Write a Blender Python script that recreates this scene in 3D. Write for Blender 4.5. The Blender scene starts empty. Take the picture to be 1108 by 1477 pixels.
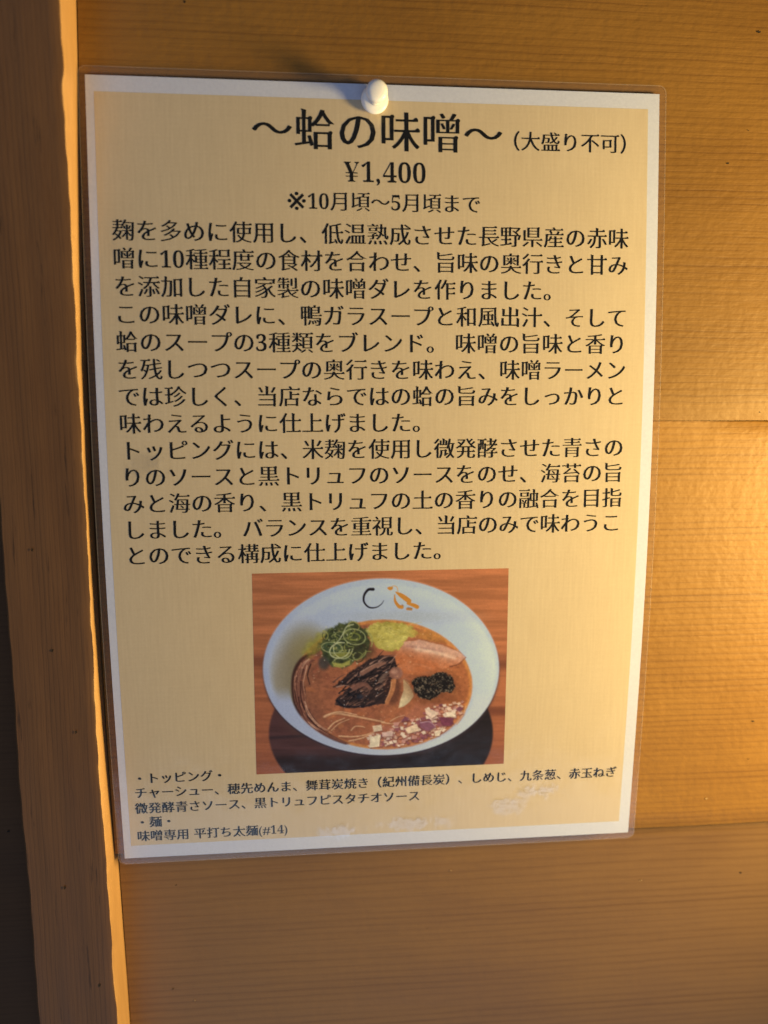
import bpy, math, random
import numpy as np
from mathutils import Matrix, Vector, Euler

scene = bpy.context.scene
col = scene.collection
RND = random.Random(7)

# ------------------------------------------------------------------ camera
# the wall frame: x to the right along the wall, y up, z out of the wall (towards the room)
# world frame: wall x -> X, wall y -> Z, wall z -> -Y
WALL = Matrix.Rotation(math.radians(90), 4, 'X')
camd = bpy.data.cameras.new('camera')
cam = bpy.data.objects.new('camera', camd)
col.objects.link(cam)
cam_wall = Matrix.Translation((-0.025749, 0.031405, 0.297353)) @ Euler((-0.133529, -0.0882, -0.000223), 'XYZ').to_matrix().to_4x4()
cam.matrix_world = WALL @ cam_wall
camd.sensor_fit = 'VERTICAL'
camd.sensor_height = 36.0
camd.sensor_width = 27.0
camd.lens = 36.0 * 1108.703 / 1477.0
camd.clip_start = 0.01
camd.clip_end = 50
camd.dof.use_dof = True
camd.dof.focus_distance = 0.298
camd.dof.aperture_fstop = 4.5
scene.camera = cam

# ------------------------------------------------------------------ light
scene.view_settings.view_transform = 'Standard'
scene.view_settings.look = 'None'
scene.view_settings.exposure = 0
scene.view_settings.gamma = 1
world = bpy.data.worlds.new('World')
scene.world = world
world.use_nodes = True
bg = world.node_tree.nodes['Background']
bg.inputs[0].default_value = (0.74, 0.84, 1.04, 1)
bg.inputs[1].default_value = 0.095


def area(name, loc, target, size, size_y, power, color):
    d = bpy.data.lights.new(name, 'AREA')
    d.shape = 'RECTANGLE'
    d.size, d.size_y = size, size_y
    d.energy = power
    d.color = color
    o = bpy.data.objects.new(name, d)
    col.objects.link(o)
    L = WALL @ Vector(loc)
    T = WALL @ Vector(target)
    o.location = L
    o.rotation_euler = (T - L).to_track_quat('-Z', 'Y').to_euler()
    return o


# warm lamp standing close to the wall, right of the frame
ld = bpy.data.lights.new('warm_lamp', 'SPOT')      # a small shaded lamp
ld.spot_size = math.radians(128)
ld.spot_blend = 1.0
ld.shadow_soft_size = 0.060
ld.energy = 17.3
ld.color = (1.0, 0.715, 0.25)
lo = bpy.data.objects.new('warm_lamp', ld)
col.objects.link(lo)
lo.location = WALL @ Vector((0.390, -0.030, 0.160))
lo.rotation_euler = ((WALL @ Vector((0.05, 0.025, 0.0))) - lo.location).to_track_quat('-Z', 'Y').to_euler()
# daylight from a window low in front, and one higher up to the left
area('low_window_light', (-0.05, -1.24, 1.15), (0, 0, 0), 2.2, 0.50, 6.8, (0.60, 0.74, 1.0))
area('high_window_light', (-0.9, 0.9, 1.3), (0, 0, 0), 0.7, 0.7, 2.2, (0.64, 0.79, 1.0))


# ------------------------------------------------------------------ helpers
def lin(c):
    c = np.asarray(c, float) / 255.0
    return np.where(c <= 0.04045, c / 12.92, ((c + 0.055) / 1.055) ** 2.4)


def mat(name):
    m = bpy.data.materials.new(name)
    m.use_nodes = True
    nt = m.node_tree
    b = nt.nodes['Principled BSDF']
    return m, nt, b


def N(nt, t, **kw):
    n = nt.nodes.new(t)
    for k, v in kw.items():
        if k == 'inp':
            for a, b in v.items():
                n.inputs[a].default_value = b
        else:
            setattr(n, k, v)
    return n


def ramp(nt, stops):
    r = nt.nodes.new('ShaderNodeValToRGB')
    e = r.color_ramp.elements
    while len(e) > 1:
        e.remove(e[-1])
    e[0].position, e[0].color = stops[0][0], (*stops[0][1], 1)
    for p, c in stops[1:]:
        x = e.new(p)
        x.color = (*c, 1)
    return r


def mmath(nt, op, a, b=None, c=None):
    n = nt.nodes.new('ShaderNodeMath')
    n.operation = op
    for i, v in enumerate((a, b, c)):
        if v is None:
            continue
        if hasattr(v, 'is_linked') or hasattr(v, 'links'):
            nt.links.new(v, n.inputs[i])
        else:
            n.inputs[i].default_value = v
    return n.outputs[0]


def mixc(nt, mode, fac, a, b):
    n = nt.nodes.new('ShaderNodeMix')
    n.data_type = 'RGBA'
    n.blend_type = mode
    for s, v in ((n.inputs[0], fac), (n.inputs[6], a), (n.inputs[7], b)):
        if hasattr(v, 'links'):
            nt.links.new(v, s)
        elif isinstance(v, (tuple, list)):
            s.default_value = (*v[:3], 1)
        else:
            s.default_value = v
    return n.outputs[2]


def wood(name, c_light, c_dark, along='x', ring=330.0, seed=0.0, rough=0.56, scallop=0.0, line=0.5, relief=0.0006, fleck=0.0, coat=0.0):
    """Planed softwood: growth rings cut lengthwise, fine fibre, saw ripple across the grain."""
    m, nt, b = mat(name)
    L = nt.links
    tc = N(nt, 'ShaderNodeTexCoord')
    sp = N(nt, 'ShaderNodeSeparateXYZ')
    L.new(tc.outputs['Object'], sp.inputs[0])
    xs, ys, zs = sp.outputs
    u, v = (xs, ys) if along == 'x' else (ys, xs)      # u runs along the grain

    def vec(su, sv, off=0.0):
        c = N(nt, 'ShaderNodeCombineXYZ')
        L.new(mmath(nt, 'MULTIPLY', u, su), c.inputs[0])
        L.new(mmath(nt, 'MULTIPLY', v, sv), c.inputs[1])
        L.new(mmath(nt, 'ADD', mmath(nt, 'MULTIPLY', zs, sv), seed + off), c.inputs[2])
        return c.outputs[0]

    def noise(vv, scale=1.0, detail=2.0, rough_=0.5):
        n = N(nt, 'ShaderNodeTexNoise', inp={'Scale': scale, 'Detail': detail, 'Roughness': rough_})
        L.new(vv, n.inputs['Vector'])
        return n.outputs[0]
    # slow wander of the grain lines
    wander = mmath(nt, 'SUBTRACT', noise(vec(5, 14), 1, 2), 0.5)
    spacing = mmath(nt, 'SUBTRACT', noise(vec(0.8, 26, 5), 1, 2), 0.5)
    wob = mmath(nt, 'SUBTRACT', noise(vec(45, 130, 9), 1, 2), 0.5)
    vv = mmath(nt, 'ADD', v, mmath(nt, 'MULTIPLY', wander, 0.0035))
    vv = mmath(nt, 'ADD', vv, mmath(nt, 'MULTIPLY', spacing, 0.008))
    vv = mmath(nt, 'ADD', vv, mmath(nt, 'MULTIPLY', wob, 0.0011))
    ph = mmath(nt, 'FRACT', mmath(nt, 'ADD', mmath(nt, 'MULTIPLY', vv, ring), 100.0 + seed))
    lr = ramp(nt, [(0.0, (0.25,) * 3), (0.45, (0.05,) * 3), (0.74, (0.5,) * 3), (0.86, (1,) * 3), (0.93, (0.55,) * 3), (1.0, (0.25,) * 3)])
    L.new(ph, lr.inputs[0])
    strength = mmath(nt, 'MULTIPLY', noise(vec(6, 120, 3), 1, 2), 1.9)
    late = mmath(nt, 'MULTIPLY', lr.outputs[0], mmath(nt, 'POWER', strength, 1.6))
    fibre = noise(vec(55, 1700, 1), 1, 3, 0.6)
    blot = noise(vec(9, 22, 2) if along == 'x' else vec(14, 90, 2), 1, 4, 0.62)
    base = mixc(nt, 'MIX', mmath(nt, 'MULTIPLY', late, line), c_light, c_dark)
    fr = ramp(nt, [(0.25, (0.80, 0.76, 0.70)), (0.5, (1, 1, 1)), (0.8, (1.12, 1.12, 1.10))])
    L.new(fibre, fr.inputs[0])
    base = mixc(nt, 'MULTIPLY', 0.55, base, fr.outputs[0])
    br = ramp(nt, [(0.25, (0.80, 0.76, 0.72)), (0.55, (1, 1, 1)), (0.8, (1.10, 1.10, 1.12))])
    L.new(blot, br.inputs[0])
    base = mixc(nt, 'MULTIPLY', 0.8, base, br.outputs[0])
    if fleck:
        fl = noise(vec(30, 430, 4), 1, 4, 0.65)
        fk = ramp(nt, [(0.0, (0, 0, 0)), (0.62, (0, 0, 0)), (0.74, (1, 1, 1))])
        L.new(fl, fk.inputs[0])
        base = mixc(nt, 'MIX', mmath(nt, 'MULTIPLY', fk.outputs[0], fleck), base, tuple(0.45 * x for x in c_dark))
    L.new(base, b.inputs['Base Color'])
    # roughness
    rr = mmath(nt, 'ADD', mmath(nt, 'MULTIPLY', blot, 0.22), rough - 0.11)
    L.new(rr, b.inputs['Roughness'])
    b.inputs['Specular IOR Level'].default_value = 0.4
    if coat:
        b.inputs['Coat Weight'].default_value = coat
        b.inputs['Coat Roughness'].default_value = 0.3
    # relief: soft wood sits lower than the rings; ripple across
    h = mmath(nt, 'MULTIPLY', late, -0.05)
    h = mmath(nt, 'ADD', h, mmath(nt, 'MULTIPLY', fibre, 0.14))
    if scallop:
        rip = noise(vec(330, 420, 7), 1, 2, 0.5)
        rip2 = noise(vec(190, 60, 8), 1, 1, 0.5)
        h = mmath(nt, 'ADD', h, mmath(nt, 'MULTIPLY', rip, scallop))
        h = mmath(nt, 'ADD', h, mmath(nt, 'MULTIPLY', rip2, scallop * 0.9))
    bp = N(nt, 'ShaderNodeBump', inp={'Strength': 1.0, 'Distance': relief})
    L.new(h, bp.inputs['Height'])
    L.new(bp.outputs[0], b.inputs['Normal'])
    return m


def mesh(name, verts, faces, material, parent=None, smooth=False):
    me = bpy.data.meshes.new(name)
    me.from_pydata([tuple(v) for v in verts], [], [tuple(f) for f in faces])
    me.materials.append(material)
    me.update()
    o = bpy.data.objects.new(name, me)
    col.objects.link(o)
    if parent is not None:
        o.parent = parent
    else:
        o.matrix_world = WALL
    if smooth:
        me.polygons.foreach_set('use_smooth', [True] * len(me.polygons))
    return o


def root(name, origin=(0, 0, 0)):
    """An Empty at the thing's base, carrying the wall frame."""
    e = bpy.data.objects.new(name, None)
    e.empty_display_size = 0.02
    col.objects.link(e)
    e.matrix_world = WALL @ Matrix.Translation(origin)
    return e


def tag(o, label=None, cat=None, kind=None, group=None):
    for k, v in (('label', label), ('category', cat), ('kind', kind), ('group', group)):
        if v:
            o[k] = v


# ------------------------------------------------------------------ materials
CL = (0.300, 0.145, 0.022)
CD = (0.190, 0.080, 0.010)
wood_top = wood('cedar_top', tuple(0.76 * c for c in CL), tuple(0.74 * c for c in CD), ring=400, seed=3.1, scallop=0.36, line=0.62, relief=0.0005, coat=0.05)
wood_mid = wood('cedar_mid', CL, CD, ring=390, seed=11.7, scallop=0.38, line=0.62, relief=0.0005, coat=0.05)
wood_low = wood('cedar_low', (0.225, 0.118, 0.037), (0.165, 0.080, 0.022), ring=310, seed=23.2, scallop=0.25, line=0.75, relief=0.0003, coat=0.1)
wood_left = wood('shaded_board', (0.088, 0.042, 0.018), (0.055, 0.025, 0.010), ring=420, seed=31, line=0.35, relief=0.0002, rough=0.85)  # left board: shade beside the batten is put into its dark colour
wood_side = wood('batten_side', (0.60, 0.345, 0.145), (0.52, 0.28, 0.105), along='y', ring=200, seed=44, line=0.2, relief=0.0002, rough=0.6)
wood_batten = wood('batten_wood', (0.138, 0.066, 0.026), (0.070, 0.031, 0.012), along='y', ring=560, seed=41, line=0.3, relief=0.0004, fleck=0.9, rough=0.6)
dark_gap, nt, b = mat('dark_gap')
b.inputs['Base Color'].default_value = (0.03, 0.018, 0.01, 1)
b.inputs['Roughness'].default_value = 0.9
nz = N(nt, 'ShaderNodeTexNoise', inp={'Scale': 300.0})
bp = N(nt, 'ShaderNodeBump', inp={'Distance': 0.0005})
nt.links.new(nz.outputs[0], bp.inputs['Height'])
nt.links.new(bp.outputs[0], b.inputs['Normal'])


# ------------------------------------------------------------------ wall of boards
def board_mesh(name, x0, x1, y0, y1, z, thick, material, parent, seed, wob=0.00025, bevel=0.0005, nx=140, ny=24, zslope=0.0, left=None):
    """Board with a slightly uneven face and eased long edges."""
    r = random.Random(seed)
    ph = [r.uniform(0, 6.28) for _ in range(8)]

    def e(x, k):
        return wob * (math.sin(x * 31 + ph[k]) + 0.6 * math.sin(x * 83 + ph[k + 1]) + 0.35 * math.sin(x * 231 + ph[k + 2]))
    prof = []
    for j in range(ny + 1):
        prof.append(j / ny)
    V, F = [], []
    rows = []
    # long-edge profile: back, side, bevel, face..., bevel, side, back
    for i in range(nx + 1):
        x = x0 + (x1 - x0) * i / nx
        fr_ = 1 - i / nx
        lo_, hi_ = y0 + e(x, 0), y1 + e(x, 4)
        bz = bevel * (1 + 0.5 * math.sin(x * 57 + ph[6]))
        pts = [(lo_, z - thick), (lo_, z - bz)]
        for j in range(ny + 1):
            t = j / ny
            yy = lo_ + bz + (hi_ - lo_ - 2 * bz) * t
            zz = z + zslope * (1 - t) + 0.00010 * math.sin(x * 23 + yy * 40 + ph[3]) + 0.00006 * math.sin(x * 71 - yy * 90 + ph[5])
            if j == 0 or j == ny:
                zz -= 0.00003
            pts.append((yy, zz))
        pts += [(hi_, z - bz), (hi_, z - thick)]
        rows.append(len(V))
        V += [(x + ((left(p[0]) - x0) * fr_ if left else 0), p[0], p[1]) for p in pts]
        n = len(pts)
    for i in range(nx):
        for j in range(n - 1):
            a = rows[i] + j
            c = rows[i + 1] + j
            F.append((a, c, c + 1, a + 1))
    F.append(tuple(rows[0] + k for k in range(n)))
    F.append(tuple(reversed([rows[nx] + k for k in range(n)])))
    o = mesh(name, V, F, material, parent)
    o.data.polygons.foreach_set('use_smooth', [True] * len(o.data.polygons))
    o.data.set_sharp_from_angle(angle=math.radians(50))
    return o


# outline of the upright batten, which the boards butt against
def interp(x, xs, ys):
    return float(np.interp(x, xs, ys))


BY = [-0.42, -0.225, -0.127, -0.102, -0.066, -0.038, 0.0025, 0.0287, 0.0793, 0.1277, 0.174, 0.30]
BX = [-0.1058, -0.1081, -0.1101, -0.1106, -0.1109, -0.1110, -0.1110, -0.1109, -0.1104, -0.1093, -0.1079, -0.1050]
BT = [0.0118, 0.0104, 0.0096, 0.0096, 0.0084, 0.0076, 0.0080, 0.0085, 0.0096, 0.0138, 0.0162, 0.0190]
LY = [-0.42, -0.212, -0.1076, -0.0424, -0.016, 0.05, 0.30]
LX = [-0.1350, -0.1383, -0.1402, -0.1411, -0.1412, -0.1415, -0.1400]


def smooth_interp(x, xs, ys, w=0.02):
    return sum(interp(x + k * w / 2, xs, ys) * c for k, c in ((-2, .1), (-1, .25), (0, .3), (1, .25), (2, .1)))




def butt(y):
    return smooth_interp(y, BY, BX) + 0.0005 + 0.00045


wall = root('plank_wall', (0, 0, 0))
tag(wall, 'warm cedar wall of wide horizontal boards behind the menu', None, 'structure')
XL, XR = -0.1115, 0.42
ZT, ZM, ZL = -0.0012, -0.0014, -0.0064
b_top = board_mesh('board', -0.110, XR, 0.02668, 0.30, ZT, 0.014, wood_top, wall, 1, wob=0.00003, bevel=0.00025, left=butt)
b_mid = board_mesh('board', -0.110, XR, -0.1475, 0.02645, ZM, 0.012, wood_mid, wall, 2, wob=0.00008, bevel=0.0003, left=butt)
b_low = board_mesh('board', -0.110, XR, -0.42, -0.1430, ZL, 0.010, wood_low, wall, 3, left=butt)
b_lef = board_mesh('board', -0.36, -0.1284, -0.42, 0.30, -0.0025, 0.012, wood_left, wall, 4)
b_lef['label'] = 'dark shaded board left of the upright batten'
back = mesh('backing', [(-0.36, -0.42, -0.024), (XR, -0.42, -0.024), (XR, 0.30, -0.024), (-0.36, 0.30, -0.024)], [(0, 1, 2, 3)], dark_gap, wall)

# small nicks and insect holes in the boards
chip_m, nt, b = mat('pale_chip')
b.inputs['Base Color'].default_value = (0.62, 0.42, 0.20, 1)
nz = N(nt, 'ShaderNodeTexNoise', inp={'Scale': 900.0})
bp = N(nt, 'ShaderNodeBump', inp={'Distance': 0.0003})
nt.links.new(nz.outputs[0], bp.inputs['Height'])
nt.links.new(bp.outputs[0], b.inputs['Normal'])


def nick(parent, x, y, z, r, ang=0.0, asp=0.5, material=None):
    n = 12
    V = [(x, y, z + 0.00002)]
    for i in range(n):
        a = 6.283 * i / n
        rr = r * RND.uniform(0.7, 1.25)
        px, py = math.cos(a) * rr, math.sin(a) * rr * asp
        V.append((x + px * math.cos(ang) - py * math.sin(ang), y + px * math.sin(ang) + py * math.cos(ang), z + 0.00012))
    F = [(0, 1 + i, 1 + (i + 1) % n) for i in range(n)]
    return mesh('wood_nick', V, F, material or dark_gap, parent)


# ------------------------------------------------------------------ upright batten
bat = root('wooden_batten', (-0.125, 0, 0))
tag(bat, 'rough upright wooden batten with a lit orange side, left of the menu', 'wooden batten')
V, F = [], []
NY = 620
r = random.Random(5)
ph = [r.uniform(0, 6.28) for _ in range(10)]
bumps = [(0.137, 0.0010, 0.007), (0.145, -0.0006, 0.004), (0.120, 0.0004, 0.004), (-0.050, 0.0005, 0.006), (-0.062, -0.0004, 0.005), (-0.090, 0.0006, 0.007), (-0.19, 0.0005, 0.006), (0.05, 0.0003, 0.006), (-0.02, 0.0003, 0.005), (-0.14, -0.0004, 0.006)]
for i in range(NY + 1):
    y = -0.42 + 0.72 * i / NY
    xr = smooth_interp(y, BY, BX) + 0.0005
    t = smooth_interp(y, BY, BT) - 0.003
    xl = smooth_interp(y, LY, LX)
    w = 0.00016 * math.sin(y * 160 + ph[0]) + 0.00010 * math.sin(y * 410 + ph[1]) + 0.00006 * math.sin(y * 900 + ph[2])
    for by, amp, s in bumps:
        w += 0.75 * amp * math.exp(-((y - by) / s) ** 2) * -0.9
    ch = 0.0006 + 0.00035 * math.sin(y * 47 + ph[3]) + 0.0002 * math.sin(y * 210 + ph[4]) + abs(w) * 0.3
    zf = t + 0.003
    zf += 0.0001 * math.sin(y * 90 + ph[5])
    xl += 0.00018 * math.sin(y * 70 + ph[6]) + 0.0001 * math.sin(y * 333 + ph[7])
    prof = [(xl, -0.0039), (xl, zf - 0.0007), (xl + 0.0007, zf)]
    nf = 9
    for k in range(1, nf):
        s = k / nf
        xx = xl + 0.0007 + (xr + w - ch - xl - 0.0007) * s
        prof.append((xx, zf + 0.00012 * math.sin(k * 1.9 + y * 25 + ph[8])))
    prof += [(xr + w - ch, zf), (xr + w * 0.8 - ch * 0.3, zf - ch * 0.35), (xr + w * 0.5, zf - ch), (xr + w * 0.15, zf * 0.4), (xr, ZT + 0.0002), (xr, -0.0112)]
    V += [(p[0] + 0.125, y, p[1]) for p in prof]
n = len(prof)
for i in range(NY):
    for j in range(n - 1):
        a = i * n + j
        F.append((a, a + 1, a + n + 1, a + n))
F.append(tuple(range(n)))
F.append(tuple(reversed(range(NY * n, NY * n + n))))
bb = mesh('batten_body', V, F, wood_batten, bat)
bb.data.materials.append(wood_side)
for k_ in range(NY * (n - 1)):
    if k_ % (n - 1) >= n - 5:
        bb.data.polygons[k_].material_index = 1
bb.data.polygons.foreach_set('use_smooth', [True] * len(bb.data.polygons))
bb.data.set_sharp_from_angle(angle=math.radians(38))

# ------------------------------------------------------------------ nicks, placed on boards and batten
for par, x, y, z, rr, an in (
        (b_top, 0.1336, 0.1250, ZT, 0.00065, 0.3), (b_top, 0.1430, 0.1725, ZT, 0.0007, 0.2), (b_top, -0.0700, 0.1741, ZT, 0.0006, 1.2),
        (b_top, 0.1410, 0.1372, ZT, 0.0003, 0), (b_mid, 0.1530, 0.0520 - 0.022, ZM, 0.00035, 0), (b_mid, 0.1590, -0.1010, ZM, 0.0006, -0.4),
        (b_mid, 0.1580, -0.1180, ZM, 0.0004, 0.2), (b_low, 0.1610, -0.1740, ZL, 0.0006, -0.4),
        (b_low, -0.0860, -0.1655, ZL, 0.00045, 0.2), (b_low, -0.0890, -0.2130, ZL, 0.0004, 0.5), (b_low, 0.02, -0.192, ZL, 0.0003, 0.5)):
    nick(par, x, y, z + 0.0001, rr, an)
for par, x, y, z, rr, an in ((b_mid, 0.1402, -0.1352, ZM, 0.0006, 0.2), (b_low, 0.1150, -0.1750, ZL, 0.0005, 0.3), (b_low, 0.0300, -0.1655, ZL, 0.0003, 0.4), (b_low, -0.0800, -0.2190, ZL, 0.0004, 1)):
    nick(par, x, y, z + 0.0001, rr, an, 0.5, chip_m)
for x, y, rr in ((-0.1304, -0.0200, 0.0006), (-0.1252, -0.0585, 0.0006), (-0.1180, -0.0905, 0.0006), (-0.1253, -0.1535, 0.0007), (-0.1140, -0.1960, 0.0007)):
    zf = smooth_interp(y, BY, BT)
    nick(bb, x + 0.125, y, zf + 0.00012, rr, 1.4, 0.6)
nick(b_lef, -0.1500, -0.1360, -0.0024, 0.0006, 0.2)

# ------------------------------------------------------------------ the laminated sheet
PW, PH = 0.210, 0.297
BULGE = 0.00695
PHI = 0.00218
menu = root('laminated_menu', (0, 0, 0))
menu.matrix_world = WALL @ Matrix.Rotation(PHI, 4, 'Z')
tag(menu, 'laminated A4 ramen menu sheet with black Japanese text, pinned to the boards', 'menu')


def zsheet(yw):
    """Height of the bowed sheet above its pinned plane; yw measured from the sheet centre, upwards."""
    v = 0.5 - yw / PH
    return BULGE * np.sin(np.pi * np.clip(v, -0.02, 1.02))


def P(mx, my, dz=0.0):
    """Paper millimetres (from top-left) to sheet-local metres."""
    x = np.asarray(mx, float) * 1e-3 - PW / 2
    y = PH / 2 - np.asarray(my, float) * 1e-3
    return np.stack([x, y, zsheet(y) + dz], -1)


def sheet_grid(name, mx0, my0, mx1, my1, dz, nx, ny, material, radius=0.0, thick=0.0, edge=None):
    """A bowed rectangle on the sheet; optional rounded corners and thickness."""
    xs = np.linspace(mx0, mx1, nx + 1)
    ys = np.linspace(my0, my1, ny + 1)
    V = []
    for yv in ys:
        ins = 0.0
        if radius:
            d = min(yv - my0, my1 - yv)
            if d < radius:
                ins = radius - math.sqrt(max(0, radius ** 2 - (radius - d) ** 2))
        for xv in xs:
            t = (xv - mx0) / (mx1 - mx0)
            xx = mx0 + ins + (mx1 - mx0 - 2 * ins) * t
            V.append(P(xx, yv, dz))
    V = [tuple(map(float, v)) for v in V]
    F = []
    W_ = nx + 1
    for j in range(ny):
        for i in range(nx):
            a = j * W_ + i
            F.append((a, a + W_, a + W_ + 1, a + 1))
    if thick:
        n0 = len(V)
        V += [(v[0], v[1], v[2] - thick) for v in V[:n0]]
        F += [tuple(n0 + k for k in reversed(f)) for f in F[:nx * ny]]
        rim = [i for i in range(W_)] + [j * W_ + nx for j in range(1, ny + 1)] + [ny * W_ + i for i in range(nx - 1, -1, -1)] + [j * W_ for j in range(ny - 1, 0, -1)]
        for k in range(len(rim)):
            a, c = rim[k], rim[(k + 1) % len(rim)]
            F.append((a, c, n0 + c, n0 + a))
    return mesh(name, V, F, material, menu, smooth=not thick)


# paper
paper_m, nt, b = mat('white_paper')
nz = N(nt, 'ShaderNodeTexNoise', inp={'Scale': 900.0, 'Detail': 3.0})
tc = N(nt, 'ShaderNodeTexCoord')
nt.links.new(tc.outputs['Object'], nz.inputs['Vector'])
rp = ramp(nt, [(0.3, (0.62, 0.665, 0.85)), (0.7, (0.67, 0.715, 0.90))])
nt.links.new(nz.outputs[0], rp.inputs[0])
nt.links.new(rp.outputs[0], b.inputs['Base Color'])
b.inputs['Roughness'].default_value = 0.8
b.inputs['Specular IOR Level'].default_value = 0.1
bp = N(nt, 'ShaderNodeBump', inp={'Distance': 0.0001, 'Strength': 0.5})
nt.links.new(nz.outputs[0], bp.inputs['Height'])
nt.links.new(bp.outputs[0], b.inputs['Normal'])

# printed beige ground: a scanned linen with fine warp and weft
linen_m, nt, b = mat('beige_linen_print')
tc = N(nt, 'ShaderNodeTexCoord')


def nmap(scale, detail=2.0, s=1.0):
    mp = N(nt, 'ShaderNodeMapping', inp={'Scale': scale})
    nt.links.new(tc.outputs['Object'], mp.inputs['Vector'])
    n = N(nt, 'ShaderNodeTexNoise', inp={'Scale': s, 'Detail': detail})
    nt.links.new(mp.outputs[0], n.inputs['Vector'])
    return n.outputs[0]


warp = nmap((1100, 60, 1))
weft = nmap((50, 1100, 1))
big = nmap((25, 12, 1), 3)
grn = nmap((900, 900, 1), 2)
s = mmath(nt, 'ADD', mmath(nt, 'MULTIPLY', warp, 0.45), mmath(nt, 'MULTIPLY', weft, 0.18))
s = mmath(nt, 'ADD', s, mmath(nt, 'MULTIPLY', big, 0.35))
s = mmath(nt, 'ADD', s, mmath(nt, 'MULTIPLY', grn, 0.25))
rp = ramp(nt, [(0.36, (0.60, 0.490, 0.345)), (0.66, (0.665, 0.555, 0.400)), (0.94, (0.73, 0.62, 0.46))])
nt.links.new(s, rp.inputs[0])
nt.links.new(rp.outputs[0], b.inputs['Base Color'])
b.inputs['Roughness'].default_value = 0.8
b.inputs['Specular IOR Level'].default_value = 0.1

ink_m, nt, b = mat('black_ink')
nz = N(nt, 'ShaderNodeTexNoise', inp={'Scale': 700.0, 'Detail': 1.0})
tc = N(nt, 'ShaderNodeTexCoord')
nt.links.new(tc.outputs['Object'], nz.inputs['Vector'])
rp = ramp(nt, [(0.3, (0.004, 0.004, 0.005)), (0.7, (0.009, 0.009, 0.010))])
nt.links.new(nz.outputs[0], rp.inputs[0])
nt.links.new(rp.outputs[0], b.inputs['Base Color'])
b.inputs['Roughness'].default_value = 0.7
b.inputs['Specular IOR Level'].default_value = 0.15

sheet_grid('paper', 0, 0, 210, 297, 0.0, 24, 140, paper_m, thick=0.00012)
sheet_grid('printed_ground', 2.85, 5.6, 205.6, 291.4, 0.00003, 24, 140, linen_m)

# clear film pouch: thin, glossy, crinkled where the lamination lifted
film_m, nt, b = mat('clear_laminate')
nt.nodes.remove(b)
outn = nt.nodes['Material Output']
tc = N(nt, 'ShaderNodeTexCoord')
gl = N(nt, 'ShaderNodeBsdfGlossy', inp={'Roughness': 0.15})
tr = N(nt, 'ShaderNodeBsdfTransparent')
tr.inputs[0].default_value = (0.97, 0.97, 0.98, 1)
mx = N(nt, 'ShaderNodeMixShader')
geo = N(nt, 'ShaderNodeNewGeometry')
dt = N(nt, 'ShaderNodeVectorMath', operation='DOT_PRODUCT')
nt.links.new(geo.outputs['Incoming'], dt.inputs[0])
nt.links.new(geo.outputs['Normal'], dt.inputs[1])
# thin film: the same share is reflected from either side
schlick = mmath(nt, 'ADD', mmath(nt, 'MULTIPLY', mmath(nt, 'POWER', mmath(nt, 'SUBTRACT', 1.0, mmath(nt, 'ABSOLUTE', dt.outputs['Value'])), 5.0), 0.94), 0.045)
n1 = nmap((40, 26, 1), 3)
n2 = nmap((420, 420, 1), 3)
n3 = nmap((130, 70, 1), 3)
n4 = nmap((520, 300, 1), 2)


def blob(cx, cy, rx, ry):
    mp = N(nt, 'ShaderNodeMapping', vector_type='TEXTURE', inp={'Location': (cx, cy, 0), 'Scale': (rx, ry, 1)})
    mp.inputs['Scale'].default_value = (rx, ry, 1000)
    nt.links.new(tc.outputs['Object'], mp.inputs['Vector'])
    ln = N(nt, 'ShaderNodeVectorMath', operation='LENGTH')
    nt.links.new(mp.outputs[0], ln.inputs[0])
    d = mmath(nt, 'ADD', ln.outputs['Value'], mmath(nt, 'MULTIPLY', mmath(nt, 'SUBTRACT', n3, 0.5), 2.6))
    d = mmath(nt, 'ADD', d, mmath(nt, 'MULTIPLY', mmath(nt, 'SUBTRACT', n4, 0.5), 1.5))
    rp_ = ramp(nt, [(0.0, (1, 1, 1)), (0.35, (1, 1, 1)), (0.80, (0, 0, 0))])
    nt.links.new(d, rp_.inputs[0])
    return rp_.outputs[0]


patches = None
for args in ((0.065, -0.1265, 0.013, 0.005), (0.051, -0.1325, 0.010, 0.005), (0.012, -0.139, 0.016, 0.004), (-0.018, -0.141, 0.012, 0.004), (-0.088, 0.012, 0.010, 0.006)):
    q = blob(*args)
    patches = q if patches is None else mmath(nt, 'MAXIMUM', patches, q)
hgt = mmath(nt, 'ADD', mmath(nt, 'MULTIPLY', n1, 0.9), mmath(nt, 'MULTIPLY', n2, 0.02))
hgt = mmath(nt, 'ADD', hgt, mmath(nt, 'MULTIPLY', mmath(nt, 'MULTIPLY', n2, 0.10), patches))
bp = N(nt, 'ShaderNodeBump', inp={'Distance': 0.0012, 'Strength': 0.6})
nt.links.new(hgt, bp.inputs['Height'])
nt.links.new(bp.outputs[0], gl.inputs['Normal'])
fac = mmath(nt, 'ADD', mmath(nt, 'MULTIPLY', schlick, 1.0), mmath(nt, 'MULTIPLY', mmath(nt, 'MULTIPLY', patches, n3), 0.21))
nt.links.new(fac, mx.inputs[0])
nt.links.new(tr.outputs[0], mx.inputs[1])
nt.links.new(gl.outputs[0], mx.inputs[2])
nt.links.new(mx.outputs[0], outn.inputs[0])
film = sheet_grid('clear_film', -2.4, -3.0, 212.5, 299.4, 0.00035, 60, 300, film_m, radius=2.8)
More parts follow.
